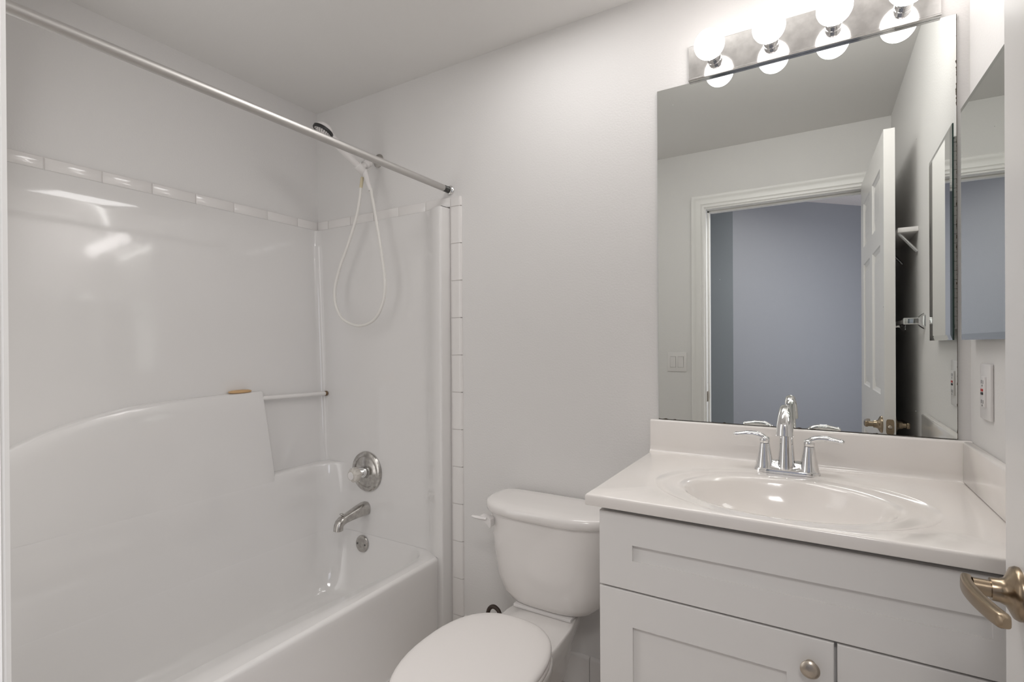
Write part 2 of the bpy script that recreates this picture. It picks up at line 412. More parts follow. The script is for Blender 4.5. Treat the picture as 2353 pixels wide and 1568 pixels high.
# tub spout
sx = 0.333; sz = Z(-0.742); sy = -0.013
sp = empty('tub_spout', (sx, sy, sz), 'chrome tub spout with pull-up diverter below the round valve', 'faucet')
bm = bmesh.new()
cl = [(sx, sy, sz, .030, 1), (sx, sy-.012, sz, .030, 1), (sx, sy-.05, sz-.003, .0265, .98), (sx, sy-.09, sz-.009, .0225, .95), (sx, sy-.12, sz-.014, .021, .9)]
def rr_ring(c, hw, hh, ax1, ax2, n=24, p=2.6):
    out = []
    for k in range(n):
        t = 2*math.pi*k/n; cc, sn = math.cos(t), math.sin(t)
        out.append(Vector(c) + Vector(ax1)*hw*math.copysign(abs(cc)**(2/p), cc) + Vector(ax2)*hh*math.copysign(abs(sn)**(2/p), sn))
    return out
rings = [rr_ring((x, y, z), r, r*q, (1, 0, 0), (0, 0, 1)) for x, y, z, r, q in cl]
for ang, dy, dz, hw, hh in ((20, -.135, -.018, .0205, .019), (45, -.148, -.026, .020, .0185), (70, -.154, -.037, .0195, .018), (90, -.156, -.055, .0195, .0185)):
    t = R(ang); rings.append(rr_ring((sx, sy+dy, sz+dz), hw, hh, (1, 0, 0), (0, -math.sin(t), math.cos(t))))
loft(bm, rings)
build('spout_body', bm, 'oldchrome', parent=sp, sharp=50)
bm = bmesh.new(); lathe(bm, (sx, sy-.137, sz-.002), (0, 0, 1), [(.003, -.01), (.003, .008), (.0075, .010), (.0085, .013), (.007, .0155), (0, .016)], 16)
build('diverter_knob', bm, 'oldchrome', parent=sp)

# shower valve
vc = Vector((0.345, -0.013, Z(-0.573)))
va = empty('shower_valve', vc, 'round chrome shower valve with a clear acrylic knob on the surround wall', 'shower valve')
bm = bmesh.new(); lathe(bm, vc, (0, -1, 0), [(0, 0), (.089, 0), (.091, .003), (.089, .009), (.080, .014), (.070, .0145), (.068, .0115), (.066, .0115), (.064, .013), (0, .016)], 56)
build('escutcheon', bm, 'oldchrome', parent=va)
bm = bmesh.new(); lathe(bm, vc+Vector((0, -.013, 0)), (0, -1, 0), [(0, 0), (.030, 0), (.026, .012), (.022, .04), (.020, .042), (0, .042)], 32)
build('stem_sleeve', bm, 'chrome', parent=va)
bm = bmesh.new()
pr = [(0.0, 0), (.020, 0), (.030, .004), (.033, .012), (.033, .026), (.028, .033), (.021, .037), (.0205, .040), (0, .040)]
a_, b_, d_ = frame((0, -1, 0)); base = vc+Vector((0, -.056, 0)); rings = []
for r, h in pr:
    rings.append([base + d_*h + (a_*math.cos(2*math.pi*k/60)+b_*math.sin(2*math.pi*k/60))*max(r*(1-(0.10 if r > .027 else 0)*(0.5+0.5*math.cos(2*math.pi*k/60*10))), 1e-4) for k in range(60)])
loft(bm, rings); kb = build('knob', bm, 'knobacrylic', parent=va, label='clear fluted acrylic knob')
bm = bmesh.new(); lathe(bm, base+Vector((0, -.0395, 0)), (0, -1, 0), [(0, 0), (.017, 0), (.017, .002), (0, .003)], 28)
build('index_cap', bm, 'whiteplastic', parent=kb)

# acrylic towel bar inside the surround, with brass end
bm = bmesh.new(); tube(bm, [(0.072, -0.362, Z(-0.2225)), (0.075, -0.026, Z(-0.229))], 0.0098, 16)
tb = build('washcloth_bar', bm, 'acrylic', loc=(0.075, -0.02, Z(-0.229)), label='short clear bar beside the step in the tub surround', cat='towel bar')
bm = bmesh.new(); lathe(bm, (0.075, -0.0265, Z(-0.229)), (0, 1, 0), [(0, 0), (.0105, 0), (.012, .003), (.012, .010), (.009, .013), (0, .013)], 20)
build('end_cap', bm, 'brass', parent=tb, label='tarnished brass end cap')
# soap
bm = bmesh.new(); rings = []
for h, s in ((0, .8), (.002, .95), (.006, 1.0), (.009, .93), (.0115, .72), (.0125, .4)):
    rings.append(rr_ring((0.060, -0.435, Z(-0.1925)+h), 0.019*s, 0.048*s, (1, 0, 0), (0, 1, 0), 28, 2.6))
loft(bm, rings)
build('bar_of_soap', bm, 'soap', loc=(0.060, -0.435, Z(-0.1925)), label='worn tan bar of soap on the arched ledge of the surround', cat='soap')

# ------------------------------------------------------------ tiles
def tile_row(bm, tiles, th, bev=0.0022):
    for (a, b) in tiles: box(bm, a, b, bev, 2, 0)
g = 0.0016
bm = bmesh.new(); ty = [-0.0] + [-0.12-0.1524*i for i in range(10)]; tl = []
for a, b in zip(ty, ty[1:]): tl.append(((0, max(b, -1.518)+g, Z(.5625)), (0.0085, a-g, Z(.6015))))
tile_row(bm, tl, .0085); box(bm, (0, -1.518, Z(.561)), (0.0055, 0, Z(.603)), 0, mi=1)
build('trim_3', bm, ['tile', 'bordergrout'], loc=(0, -0.75, Z(.56)), kind='structure', dbl=False)
bm = bmesh.new(); tx = [0.0085, .085, .238, .390, .543, .695, .826]; tl = []
for a, b in zip(tx, tx[1:]): tl.append(((a+g, 0, Z(.5625)), (b-g, -0.0085, Z(.6015))))
tile_row(bm, tl, .0085); box(bm, (0.0, -0.0055, Z(.561)), (0.826, 0, Z(.603)), 0, mi=1)
build('trim_4', bm, ['tile', 'bordergrout'], loc=(0.4, 0, Z(.56)), kind='structure', dbl=False)
bm = bmesh.new(); tz = [Z(.6015), Z(.562)] + [Z(.412-.1508*i) for i in range(11)] + [0.0]
for a, b in zip(tz, tz[1:]):
    if a-b < 0.005: continue
    P = [(0.826+g, 0), (0.826+g, -.0085), (0.866, -.0090)]
    for k in range(1, 6):
        t = math.pi/2*k/5; P.append((0.866+0.0125*math.sin(t), -0.0125+0.0035*math.cos(t)+ (0.0125)*(1-math.cos(t))))
    P.append((0.8785, 0))
    P = [(x, min(0, y)) for x, y in P]
    loft(bm, [[Vector((x, y, b+g)) for x, y in P], [Vector((x, y, a-g)) for x, y in P]])
box(bm, (0.8215, -0.006, 0), (0.872, 0, Z(.601)), 0, mi=1)
build('trim_5', bm, ['tile', 'bordergrout'], loc=(0.85, 0, 0), kind='structure', dbl=False, sharp=40)
# tile baseboard
bm = bmesh.new(); bx = [0.879, .964, 1.116, 1.269, 1.421, 1.573, 1.664]
for a, b in zip(bx, bx[1:]):
    P = [(0, 0.0), (-.010, 0.0), (-.010, 0.102)] + [(-.010+0.010*(1-math.cos(math.pi/2*k/5)), 0.102+0.013*math.sin(math.pi/2*k/5)) for k in range(1, 6)]
    loft(bm, [[Vector((a+g, y, z)) for y, z in P], [Vector((b-g, y, z)) for y, z in P]])
box(bm, (0.879, -0.006, 0), (1.664, 0, 0.112), 0, mi=1)
build('baseboard_back', bm, ['tile', 'grout'], loc=(1.27, 0, 0), kind='structure', dbl=False, sharp=40)

# ------------------------------------------------------------ shower rod
rz = Z(.632)
rod = empty('shower_rod', (.818, -0.002, rz), 'brushed metal shower curtain rod spanning the tub alcove', 'shower rod')
bm = bmesh.new(); tube(bm, [(.818, -1.515, rz), (.818, -0.9, rz), (.818, -0.045, rz)], 0.0127, 32); build('tube', bm, 'rod', parent=rod)
bm = bmesh.new(); pr = [(0.0105, 0)]
for k in range(7): pr += [(0.0118, .001+k*.004), (0.0128, .002+k*.004), (0.0128, .003+k*.004), (0.0118, .004+k*.004)]
pr += [(0.011, .031), (0.0, .031)]
lathe(bm, (.818, -0.044, rz), (0, 1, 0), pr, 28); build('threaded_end', bm, 'darkmetal', parent=rod, label='dark threaded adjusting end')
for yy, dd in ((-0.0005, -1), (-1.5195, 1)):
    bm = bmesh.new(); lathe(bm, (.818, yy, rz), (0, dd, 0), [(0, 0), (.019, 0), (.0205, .002), (.019, .005), (.014, .008), (.0145, .014), (0, .014)], 32)
    build('end_flange', bm, 'chrome', parent=rod)

# ------------------------------------------------------------ hand shower
sh = empty('hand_shower', (.416, -0.0005, Z(.83)), 'white handheld shower head on its wall arm above the tub', 'shower head')
bm = bmesh.new(); lathe(bm, (.416, 0, Z(.83)), (0, -1, 0), [(0, 0), (.030, 0), (.030, .002), (.024, .008), (.014, .011), (0, .011)], 36); build('wall_flange', bm, 'oldchrome', parent=sh)
bm = bmesh.new(); tube(bm, spline([(.416, -0.004, Z(.83)), (.416, -0.03, Z(.825)), (.416, -0.062, Z(.803))], 6), 0.0105, 16); build('shower_arm', bm, 'oldchrome', parent=sh)
bm = bmesh.new(); dA = Vector((0, -.78, -.62)).normalized(); p0 = Vector((.416, -.056, Z(.808)))
lathe(bm, p0, dA, [(0, 0), (.017, 0), (.0195, .003), (.0195, .016), (.016, .018), (.016, .022), (.019, .024), (.019, .032), (.014, .036), (0, .037)], 28)
build('swivel_nut', bm, 'whiteplastic', parent=sh)
hdir = Vector((-0.06, -0.84, 0.50)).normalized()
bk = Vector((.413, -.105, Z(.765)))
bm = bmesh.new(); lathe(bm, bk-hdir*0.026, hdir, [(0, 0), (.015, 0), (.0175, .003), (.019, .04), (.0175, .046), (.014, .048), (0, .048)], 28)
tube(bm, [p0+dA*.03, bk], 0.012, 12)
build('holder', bm, 'whiteplastic', parent=sh)
bm = bmesh.new(); d0 = bk+hdir*0.0; 
hp = [d0-hdir*.03, d0, d0+hdir*.05, d0+hdir*.11, d0+hdir*.15, d0+hdir*.18]
tube(bm, hp, [.0115, .0125, .0145, .0165, .0175, .019], 20)
hn = Vector((-0.25, -0.35, -0.9)).normalized(); hc = d0+hdir*.207+Vector((0, 0, .004))
lathe(bm, hc-hn*.014, hn, [(0, -.008), (.018, -.006), (.031, .003), (.037, .013), (.037, .018), (0, .018)], 40)
hd = build('handle', bm, 'whiteplastic', parent=sh)
bm = bmesh.new(); lathe(bm, hc+hn*.003, hn, [(.0385, -.001), (.041, .001), (.041, .010), (.0375, .013), (.034, .0125), (.034, -.001)], 44)
build('rubber_ring', bm, 'black', parent=sh, label='black rim around the spray face')
bm = bmesh.new(); lathe(bm, hc+hn*.004, hn, [(0, 0), (.0345, 0), (.0345, .009), (0, .010)], 36)
fc = build('spray_face', bm, 'whiteplastic', parent=sh)
bm = bmesh.new(); a_, b_, d_ = frame(hn)
for rr_, nn in ((.010, 6), (.019, 12), (.028, 18)):
    for k in range(nn):
        t = 2*math.pi*k/nn; lathe(bm, hc+hn*.0135+(a_*math.cos(t)+b_*math.sin(t))*rr_, hn, [(0, 0), (.0017, 0), (.0015, .0015), (0, .0015)], 8)
build('nozzles', bm, 'black', parent=fc)
hose = [(0.402, -0.083, Z(.735)), (0.400, -0.088, Z(.700)), (.374, -.09, Z(.575)), (.320, -.09, Z(.458)), (.262, -.09, Z(.352)), (.228, -.09, Z(.257)), (.236, -.09, Z(.177)), (.285, -.09, Z(.116)), (.382, -.09, Z(.087)), (.475, -.09, Z(.111)), (.527, -.09, Z(.183)), (.540, -.09, Z(.265)), (.523, -.088, Z(.368)), (.500, -.085, Z(.472)), (.472, -.082, Z(.587)), (.449, -.08, Z(.680))]
sp1 = spline(hose, 8)
bm = bmesh.new(); tube(bm, sp1, 0.0064, 12); hs = build('hose', bm, 'hose', parent=sh, label='pale looping vinyl hose')
bm = bmesh.new(); tube(bm, [p+Vector((0, -.0004, 0)) for p in sp1[:10]], 0.0071, 12); build('yellowed_length', bm, 'hoseyellow', parent=hs, label='yellowed upper length of hose')
bm = bmesh.new(); q0 = Vector((.446, -.079, Z(.672))); q1 = Vector((.420, -.088, Z(.760)))
tube(bm, [q0, q0+(q1-q0)*.1, q0+(q1-q0)*.55, q1], [.0085, .0092, .0105, .0135], 20); build('hose_connector', bm, 'whiteplastic', parent=sh)

# ------------------------------------------------------------ toilet
TX = 1.330
to = empty('toilet', (TX, -0.4, 0), 'white two-piece toilet with closed lid between the tub and the vanity', 'toilet')
def dring(z, hw, yb, yf, p=3.2, n=48, yfp=2.4):
    cy = yb + (yf-yb)*0.38; out = []
    for k in range(n):
        t = 2*math.pi*k/n; cc, sn = math.cos(t), math.sin(t)
        if sn >= 0: y = cy + (yb-cy)*abs(sn)**(2/6.0); x = math.copysign(abs(cc)**(2/6.0), cc)
        else: y = cy + (yf-cy)*abs(sn)**(2/yfp); x = math.copysign(abs(cc)**(2/p), cc)
        out.append(Vector((TX+hw*x, y, z)))
    return out
bm = bmesh.new()
prf = [(-.876, .120, -.060, -.160), (-.873, .138, -.045, -.180), (-.862, .160, -.035, -.194), (-.838, .183, -.030, -.204), (-.79, .203, -.026, -.212), (-.72, .214, -.024, -.217), (-.64, .224, -.022, -.221), (-.572, .231, -.022, -.224)]
loft(bm, [dring(Z(z), hw, yb, yf) for z, hw, yb, yf in prf])
tank = build('tank', bm, 'china', parent=to, sharp=60)
bm = bmesh.new()
prf = [(-.574, .236, -.018, -.229), (-.570, .243, -.012, -.236), (-.558, .246, -.010, -.239), (-.548, .2455, -.010, -.2385), (-.541, .241, -.013, -.234), (-.536, .230, -.022, -.222), (-.533, .205, -.040, -.198), (-.532, .15, -.075, -.150), (-.5318, .02, -.10, -.12)]
loft(bm, [dring(Z(z), hw, yb, yf) for z, hw, yb, yf in prf])
build('tank_lid', bm, 'china', parent=to, sharp=60)
# flush lever
bm = bmesh.new(); fx, fy, fz = 1.140, -0.212, Z(-.597)
loft(bm, [[Vector((fx+x, y, fz+z)) for x, z in ((-.030, .012), (.006, .010), (.013, .004), (.013, -.020), (.008, -.024), (-.006, -.010), (-.030, -.002))] for y in (fy+.014, fy-.006, fy-.010)])
tube(bm, [(fx-.006, fy-.006, fz+.004), (fx-.024, fy-.012, fz+.005), (fx-.045, fy-.016, fz+.007), (fx-.058, fy-.017, fz+.009)], [.0085, .008, .0095, .006], 14, flat=[.7, .6, .5, .4])
build('flush_lever', bm, 'whiteplastic', parent=to)
# bowl
def egg(z, hw, yb, yf, n=48, pb=2.7, pf=2.15, x0=TX-.018):
    cy = yb+(yf-yb)*.48; out = []
    for k in range(n):
        t = 2*math.pi*k/n; cc, sn = math.cos(t), math.sin(t); p = pb if sn >= 0 else pf
        y = cy + ((yb-cy) if sn >= 0 else (yf-cy))*abs(sn)**(2/p); x = math.copysign(abs(cc)**(2/p), cc)
        out.append(Vector((x0+hw*x, y, z)))
    return out
bm = bmesh.new()
prf = [(0, .105, -.22, -.62), (.012, .108, -.215, -.625), (.06, .098, -.22, -.60), (.14, .092, -.22, -.60), (.18, .105, -.23, -.62), (.24, .135, -.25, -.69), (.275, .158, -.27, -.75), (.298, .170, -.29, -.78), (.315, .177, -.30, -.796), (.323, .176, -.305, -.797), (.327, .168, -.31, -.79)]
loft(bm, [egg(z, hw, yb, yf) for z, hw, yb, yf in prf])
# deck under the tank
dk = []
for z, s in ((.17, .80), (.24, .86), (.285, .97), (.318, 1.0), (.323, .99), (.3255, .97)):
    P = [(-.118, -.22), (-.118, -.32), (-.118, -.38), (.122, -.38), (.122, -.32), (.118, -.22), (.100, -.10), (-.100, -.10)]
    dk.append([Vector((TX+x*s, y if y < -.12 else y-(1-s)*.3, z)) for x, y in P])
loft(bm, dk)
build('bowl', bm, 'china', parent=to, sharp=50)
bm = bmesh.new()
loft(bm, [egg(Z(-.8775)+.0005+h, .180-d, -.308-d, -.800+d, pb=2.5) for h, d in ((0, .004), (.003, .001), (.010, 0), (.015, .001), (.0175, .005))])
build('seat', bm, 'seatplastic', parent=to)
bm = bmesh.new()
loft(bm, [egg(Z(-.857)+h, .181-d, -.306-d, -.801+d, pb=2.5) for h, d in ((0, .005), (.002, .001), (.007, 0), (.012, .0005), (.017, .004), (.0205, .012), (.0225, .03), (.0235, .08), (.024, .15))])
lid = build('seat_lid', bm, 'seatplastic', parent=to)
for dx in (-.075, .075):
    bm = bmesh.new(); box(bm, (TX-.018+dx-.022, -.322, Z(-.879)), (TX-.018+dx+.022, -.350, Z(-.862)), .005, 3)
    build('hinge', bm, 'seatplastic', parent=to)
# gasket bar between tank and bowl
bm = bmesh.new(); box(bm, (TX-.105, -.12, Z(-.8793)), (TX+.105, -.196, Z(-.868)), .003)
build('tank_gasket', bm, 'whiteplastic', parent=to)
# supply hose
bm = bmesh.new()
tube(bm, spline([(1.075, -.030, .145), (1.055, -.05, .150), (1.046, -.08, .185), (1.050, -.08, .218), (1.070, -.08, .2335), (1.092, -.08, .224), (1.11, -.085, .20), (1.15, -.09, .20), (1.19, -.10, .24), (1.215, -.12, .329)], 8), .0075, 14)
spl = build('supply_hose', bm, 'brownhose', loc=(1.075, -.0, .145), label='dark brown water supply hose curving behind the toilet seat', cat='hose')
bm = bmesh.new(); lathe(bm, (1.075, -.0105, .145), (0, -1, 0), [(0, 0), (.022, 0), (.024, .003), (.012, .008), (.010, .03), (0, .03)], 20); build('stop_valve', bm, 'oldchrome', parent=spl)

# ------------------------------------------------------------ vanity cabinet
cf = -0.543      # front face of the doors
cab = empty('vanity_cabinet', (2.045, -0.27, 0), 'white shaker vanity cabinet under the marble counter', 'cabinet')
bm = bmesh.new(); zt_ = Z(-.3725)
box(bm, (1.669, -.003, 0), (1.687, -.522, zt_)); box(bm, (2.406, -.003, 0), (2.424, -.522, zt_)); box(bm, (1.687, -.003, 0), (2.406, -.010, zt_))
box(bm, (1.687, -.504, Z(-.60)), (2.406, -.522, zt_)); box(bm, (1.687, -.504, .10), (1.72, -.522, Z(-.60))); box(bm, (2.373, -.504, .10), (2.406, -.522, Z(-.60))); box(bm, (2.10, -.504, .10), (2.16, -.522, Z(-.60)))
box(bm, (1.687, -.010, .10), (2.406, -.522, .118)); box(bm, (1.687, -.44, 0), (2.406, -.455, .10))
build('cabinet_body', bm, 'cabinet', parent=cab, dbl=False)
def shaker(name, x0, x1, z0, z1, st, rail_t, rail_b, parent, th=.019):
    b2 = bmesh.new(); yb = cf+th; yf = cf
    rings_o = [(x0, z0), (x1, z0), (x1, z1), (x0, z1)]; ri = [(x0+st, z0+rail_b), (x1-st, z0+rail_b), (x1-st, z1-rail_t), (x0+st, z1-rail_t)]
    ox = .0016
    def ring(pts, y, inset=0):
        cx_ = (pts[0][0]+pts[2][0])/2; cz_ = (pts[0][1]+pts[2][1])/2
        return [Vector((x+math.copysign(inset, cx_-x), y, z+math.copysign(inset, cz_-z))) for x, z in pts]
    loft(b2, [ring(rings_o, yb), ring(rings_o, yf+ox), ring(rings_o, yf, ox), ring(ri, yf, -.0008), ring(ri, yf+.001), ring(ri, yf+.0085), ring(ri, yf+.0086, .001)], cap0=True, cap1=True)
    return build(name, b2, 'cabinet', parent=parent, sharp=20)
shaker('drawer_front', 1.667, 2.424, Z(-.5545), Z(-.3845), .077, .067, .066, cab)
d1 = shaker('door', 1.667, 2.1265, .12, Z(-.5585), .077, .077, .077, cab)
d2 = shaker('door', 2.1315, 2.424, .12, Z(-.5585), .077, .077, .077, cab)
bm = bmesh.new(); lathe(bm, (2.088, cf, Z(-.609)), (0, -1, 0), [(0, 0), (.009, 0), (.0075, .006), (.007, .012), (.013, .016), (.0165, .0185), (.0165, .021), (.0135, .024), (.008, .0262), (0, .0268)], 32)
build('knob', bm, 'nickel', parent=d1, label='brushed nickel knob')

# ------------------------------------------------------------ countertop with integral basin
ct = empty('vanity_countertop', (2.03, -0.28, Z(-.372)), 'cream cultured marble vanity top with an integral oval basin', 'countertop')
CZ = Z(-.345); CX0, CX1, CYF, CYB = 1.640, WALLX-.0005, -0.562, -0.0005
scx, scy = 2.0315, -0.348
def oval(rx, ry, z, cx=scx, cy=scy, n=96):
    return [Vector((cx+rx*math.cos(2*math.pi*k/n), cy+ry*math.sin(2*math.pi*k/n), z)) for k in range(n)]
bm = bmesh.new(); n = 96
outer = []
for k in range(n):
    t = 2*math.pi*k/n; c, s = math.cos(t), math.sin(t)
    tx_ = (CX1-scx-.006)/c if c > 1e-9 else (CX0+.006-scx)/c if c < -1e-9 else 1e9
    ty_ = (CYB-scy-.001)/s if s > 1e-9 else (CYF+.006-scy)/s if s < -1e-9 else 1e9
    t_ = min(abs(tx_), abs(ty_)); outer.append(Vector((scx+c*t_, scy+s*t_, CZ)))
for (px_, py_) in ((CX1-.006, CYB-.001), (CX1-.006, CYF+.006), (CX0+.006, CYB-.001), (CX0+.006, CYF+.006)):
    j = min(range(n), key=lambda i: (outer[i].x-px_)**2+(outer[i].y-py_)**2); outer[j] = Vector((px_, py_, CZ))
rings = [oval(.02, .02, CZ-.128), oval(.06, .045, CZ-.126), oval(.11, .085, CZ-.115), oval(.155, .115, CZ-.092), oval(.183, .137, CZ-.062), oval(.198, .149, CZ-.034), oval(.206, .1555, CZ-.016), oval(.2115, .160, CZ-.008), oval(.218, .1655, CZ-.0045),
         oval(.235, .180, CZ-.0035, cy=scy+.004), oval(.258, .2, CZ-.0045, cy=scy+.008), oval(.276, .209, CZ-.0042, cy=scy+.010), oval(.283, .2135, CZ-.001, cy=scy+.0108), oval(.288, .2165, CZ, cy=scy+.0108)]
vr = loft(bm, rings, cap0=True, cap1=False)
vo = [bm.verts.new(p) for p in outer]
for i in range(n): bm.faces.new((vr[-1][i], vr[-1][(i+1) % n], vo[(i+1) % n], vo[i]))
# edge profile down and back under
def off(p, d, z):
    x = p.x + (d if abs(p.x-(CX1-.006)) < 1e-6 else -d if abs(p.x-(CX0+.006)) < 1e-6 else 0)
    y = p.y + (-d if abs(p.y-(CYF+.006)) < 1e-6 else 0)
    return Vector((x, y, z))
prev = vo
for d, z in ((.003, CZ-.0008), (.0052, CZ-.003), (.006, CZ-.006), (.006, CZ-.024), (.005, CZ-.0265), (-.02, CZ-.027)):
    cur = [bm.verts.new(off(p, d, z)) for p in outer]
    for i in range(n): bm.faces.new((prev[i], prev[(i+1) % n], cur[(i+1) % n], cur[i]))
    prev = cur
top = build('counter_slab', bm, 'marble', parent=ct, sharp=55)
bm = bmesh.new()
P = [(0, CZ-.001), (-.034, CZ-.001), (-.029, CZ+.0008), (-.0245, CZ+.004), (-.022, CZ+.009), (-.0205, CZ+.02), (-.020, Z(-.250)), (-.0185, Z(-.2455)), (-.0155, Z(-.244)), (0, Z(-.244))]
loft(bm, [[Vector((x, y-.0005, z)) for y, z in P] for x in (CX0, CX0+.0001, CX1-.0001)])
build('backsplash', bm, 'marble', parent=ct, sharp=50)
bm = bmesh.new(); box(bm, (WALLX-.0005, -.0215, CZ+.0003), (WALLX-.0205, -.556, Z(-.244)), .004, 3)
spl2 = build('side_splash', bm, 'marble', loc=(WALLX-.01, -.29, CZ), label='loose marble side splash standing along the right wall', cat='side splash')
bm = bmesh.new(); lathe(bm, (scx, scy, CZ-.1285), (0, 0, 1), [(0, 0), (.021, 0), (.021, .002), (.017, .003), (0, .002)], 24)
build('drain', bm, 'chrome', parent=ct)

# ------------------------------------------------------------ sink faucet
fx, fy = 2.031, -.112
fa = empty('sink_faucet', (fx, fy, CZ-.0035), 'polished chrome two-handle faucet on the vanity top', 'faucet')
bm = bmesh.new(); rings = []
def plate_ring(z, gx, gy):
    out = []
    for k in range(64):
        t = 2*math.pi*k/64; c, s = math.cos(t), math.sin(t)
        x = .079*math.copysign(abs(c)**.75, c); wy = .0275*(0.80+0.20*(abs(x)/.079)**1.5)
        out.append(Vector((fx+x*gx, fy+wy*math.copysign(abs(s)**.8, s)*gy, z + (.006*(abs(x)/.079)**2*(1-gx)*6 if gx < .97 else 0))))
    return out
loft(bm, [plate_ring(CZ-.0035, 1, 1), plate_ring(CZ+.003, 1, 1), plate_ring(CZ+.006, .985, .96), plate_ring(CZ+.010, .93, .84), plate_ring(CZ+.013, .86, .70), plate_ring(CZ+.014, .5, .4)])
build('base_plate', bm, 'chrome', parent=fa, sharp=60)
bm = bmesh.new()
pts = spline([(fx, fy, CZ+.008), (fx, fy, CZ+.04), (fx, fy, CZ+.085), (fx, fy-.001, CZ+.125), (fx, fy-.010, CZ+.157), (fx, fy-.034, CZ+.171), (fx, fy-.062, CZ+.160), (fx, fy-.080, CZ+.137), (fx, fy-.087, CZ+.108)], 6)
rad = []
key = [(0, .0225), (1, .0195), (2, .0165), (3, .0145), (4, .0138), (5, .0142), (6, .0158), (7, .0185), (8, .0200)]
for i in range(len(pts)):
    u = i/6; k = min(int(u), 7); t = u-k; rad.append(key[k][1]*(1-t)+key[k+1][1]*t)
tube(bm, pts, rad, 28)
build('spout', bm, 'chrome', parent=fa, sharp=60)
for sgn in (-1, 1):
    hx = fx+sgn*.0525
    bm = bmesh.new(); lathe(bm, (hx, fy, CZ+.009), (0, 0, 1), [(.0245, 0), (.0225, .006), (.0198, .02), (.0165, .04), (.0132, .062), (.0126, .064), (0, .064)], 32)
    hb = build('handle_base', bm, 'chrome', parent=fa)
    bm = bmesh.new(); lathe(bm, (hx, fy, CZ+.0735), (0, 0, 1), [(.0120, 0), (.0130, .001), (.0132, .010), (.0115, .015), (.006, .018), (0, .0185)], 24)
    tube(bm, spline([(hx-sgn*.002, fy, CZ+.082), (hx+sgn*.010, fy-.001, CZ+.0915), (hx+sgn*.028, fy-.002, CZ+.0955), (hx+sgn*.050, fy-.003, CZ+.0945), (hx+sgn*.070, fy-.004, CZ+.0915), (hx+sgn*.078, fy-.004, CZ+.0925)], 5),
         [.0105]*3+[.0105]*5+[.0105]*5+[.0112]*5+[.0105]*5+[.008, .006, .003], 18, flat=[.9, .9, .88, .85, .82]+[.8]*5+[.75]*5+[.62]*11)
    build('lever', bm, 'chrome', parent=fa, sharp=60)

# ------------------------------------------------------------ wall mirror
bm = bmesh.new(); box(bm, (1.6631, 0, Z(-.2425)), (2.4018, -.005, Z(.8138)), .0)
wm = build('wall_mirror', bm, ['mirror', 'mirroredge'], loc=((1.6631+2.4018)/2, -0.0, Z(-.2425)), label='large frameless wall mirror above the vanity backsplash', cat='mirror')
for p in wm.data.polygons: p.material_index = 0 if p.normal.y < -.9 else 1

# ------------------------------------------------------------ vanity light
LZ0, LZ1 = Z(.8142), Z(.9235)
vl = empty('vanity_light', (2.067, 0, LZ0), 'chrome strip light fixture over the wall mirror', 'light fixture')
bm = bmesh.new()
P = [(0, LZ0), (-.0165, LZ0), (-.0185, LZ0+.0015), (-.0185, LZ0+.0042), (-.0165, LZ0+.0052), (-.0150, LZ0+.0058), (-.0165, LZ0+.0068), (-.0165, LZ0+.0088), (-.0110, LZ0+.0098), (-.0110, LZ1-.0015), (-.0100, LZ1), (0, LZ1)]
loft(bm, [[Vector((x, y, z)) for y, z in P] for x in (1.763, 2.371)])
build('back_bar', bm, 'barchrome', parent=vl, sharp=20)
BX = (1.838, 1.992, 2.144, 2.296); BZ = Z(.867)
for x in BX:
    bm = bmesh.new(); lathe(bm, (x, -.0107, BZ), (0, -1, 0), [(0.0, 0), (.0205, 0), (.0205, .0015), (.0190, .0025), (.0190, .021), (.0203, .022), (.0203, .025), (.0188, .026), (.0182, .042), (0.0, .042)], 36)
    build('socket', bm, 'chrome', parent=vl)
def make_bulb(x):
    b2 = bmesh.new(); base = Vector((x, -.0550, BZ)); Rb = .0415
    pr = [(.0145, -.001), (.0155, .002)]
    cyc = .0405
    for k in range(14):
        t = math.pi*(0.13+0.87*k/13); pr.append((Rb*math.sin(t), cyc-Rb*math.cos(t)))
    lathe(b2, base, (0, -1, 0), pr, 40)
    o = build('light_bulb', b2, 'bulb', loc=base, cat='light bulb', group='globe bulbs in the strip light', dbl=True)
    b3 = bmesh.new(); lathe(b3, base, (0, -1, 0), [(0, .0), (.0165, 0), (.0168, .003), (.0150, .004), (0, .004)], 28)
    build('bulb_collar', b3, 'whiteplastic', parent=o)
    return o
lb0 = make_bulb(BX[0])
blabels = ['leftmost lit globe bulb, at the left end of the chrome strip light',
           'lit globe bulb, second from the left on the chrome strip light',
           'lit globe bulb, third from the left, cut by the top of the photo',
           'rightmost globe bulb, mostly above the top of the photo']
lb0['label'] = blabels[0]
for x, lab in zip(BX[1:], blabels[1:]):
    c = lb0.copy(); COL.objects.link(c); c.location = lb0.location + Vector((x-BX[0], 0, 0)); c['label'] = lab
    for ch in list(lb0.children):
        d = ch.copy(); COL.objects.link(d); d.parent = c

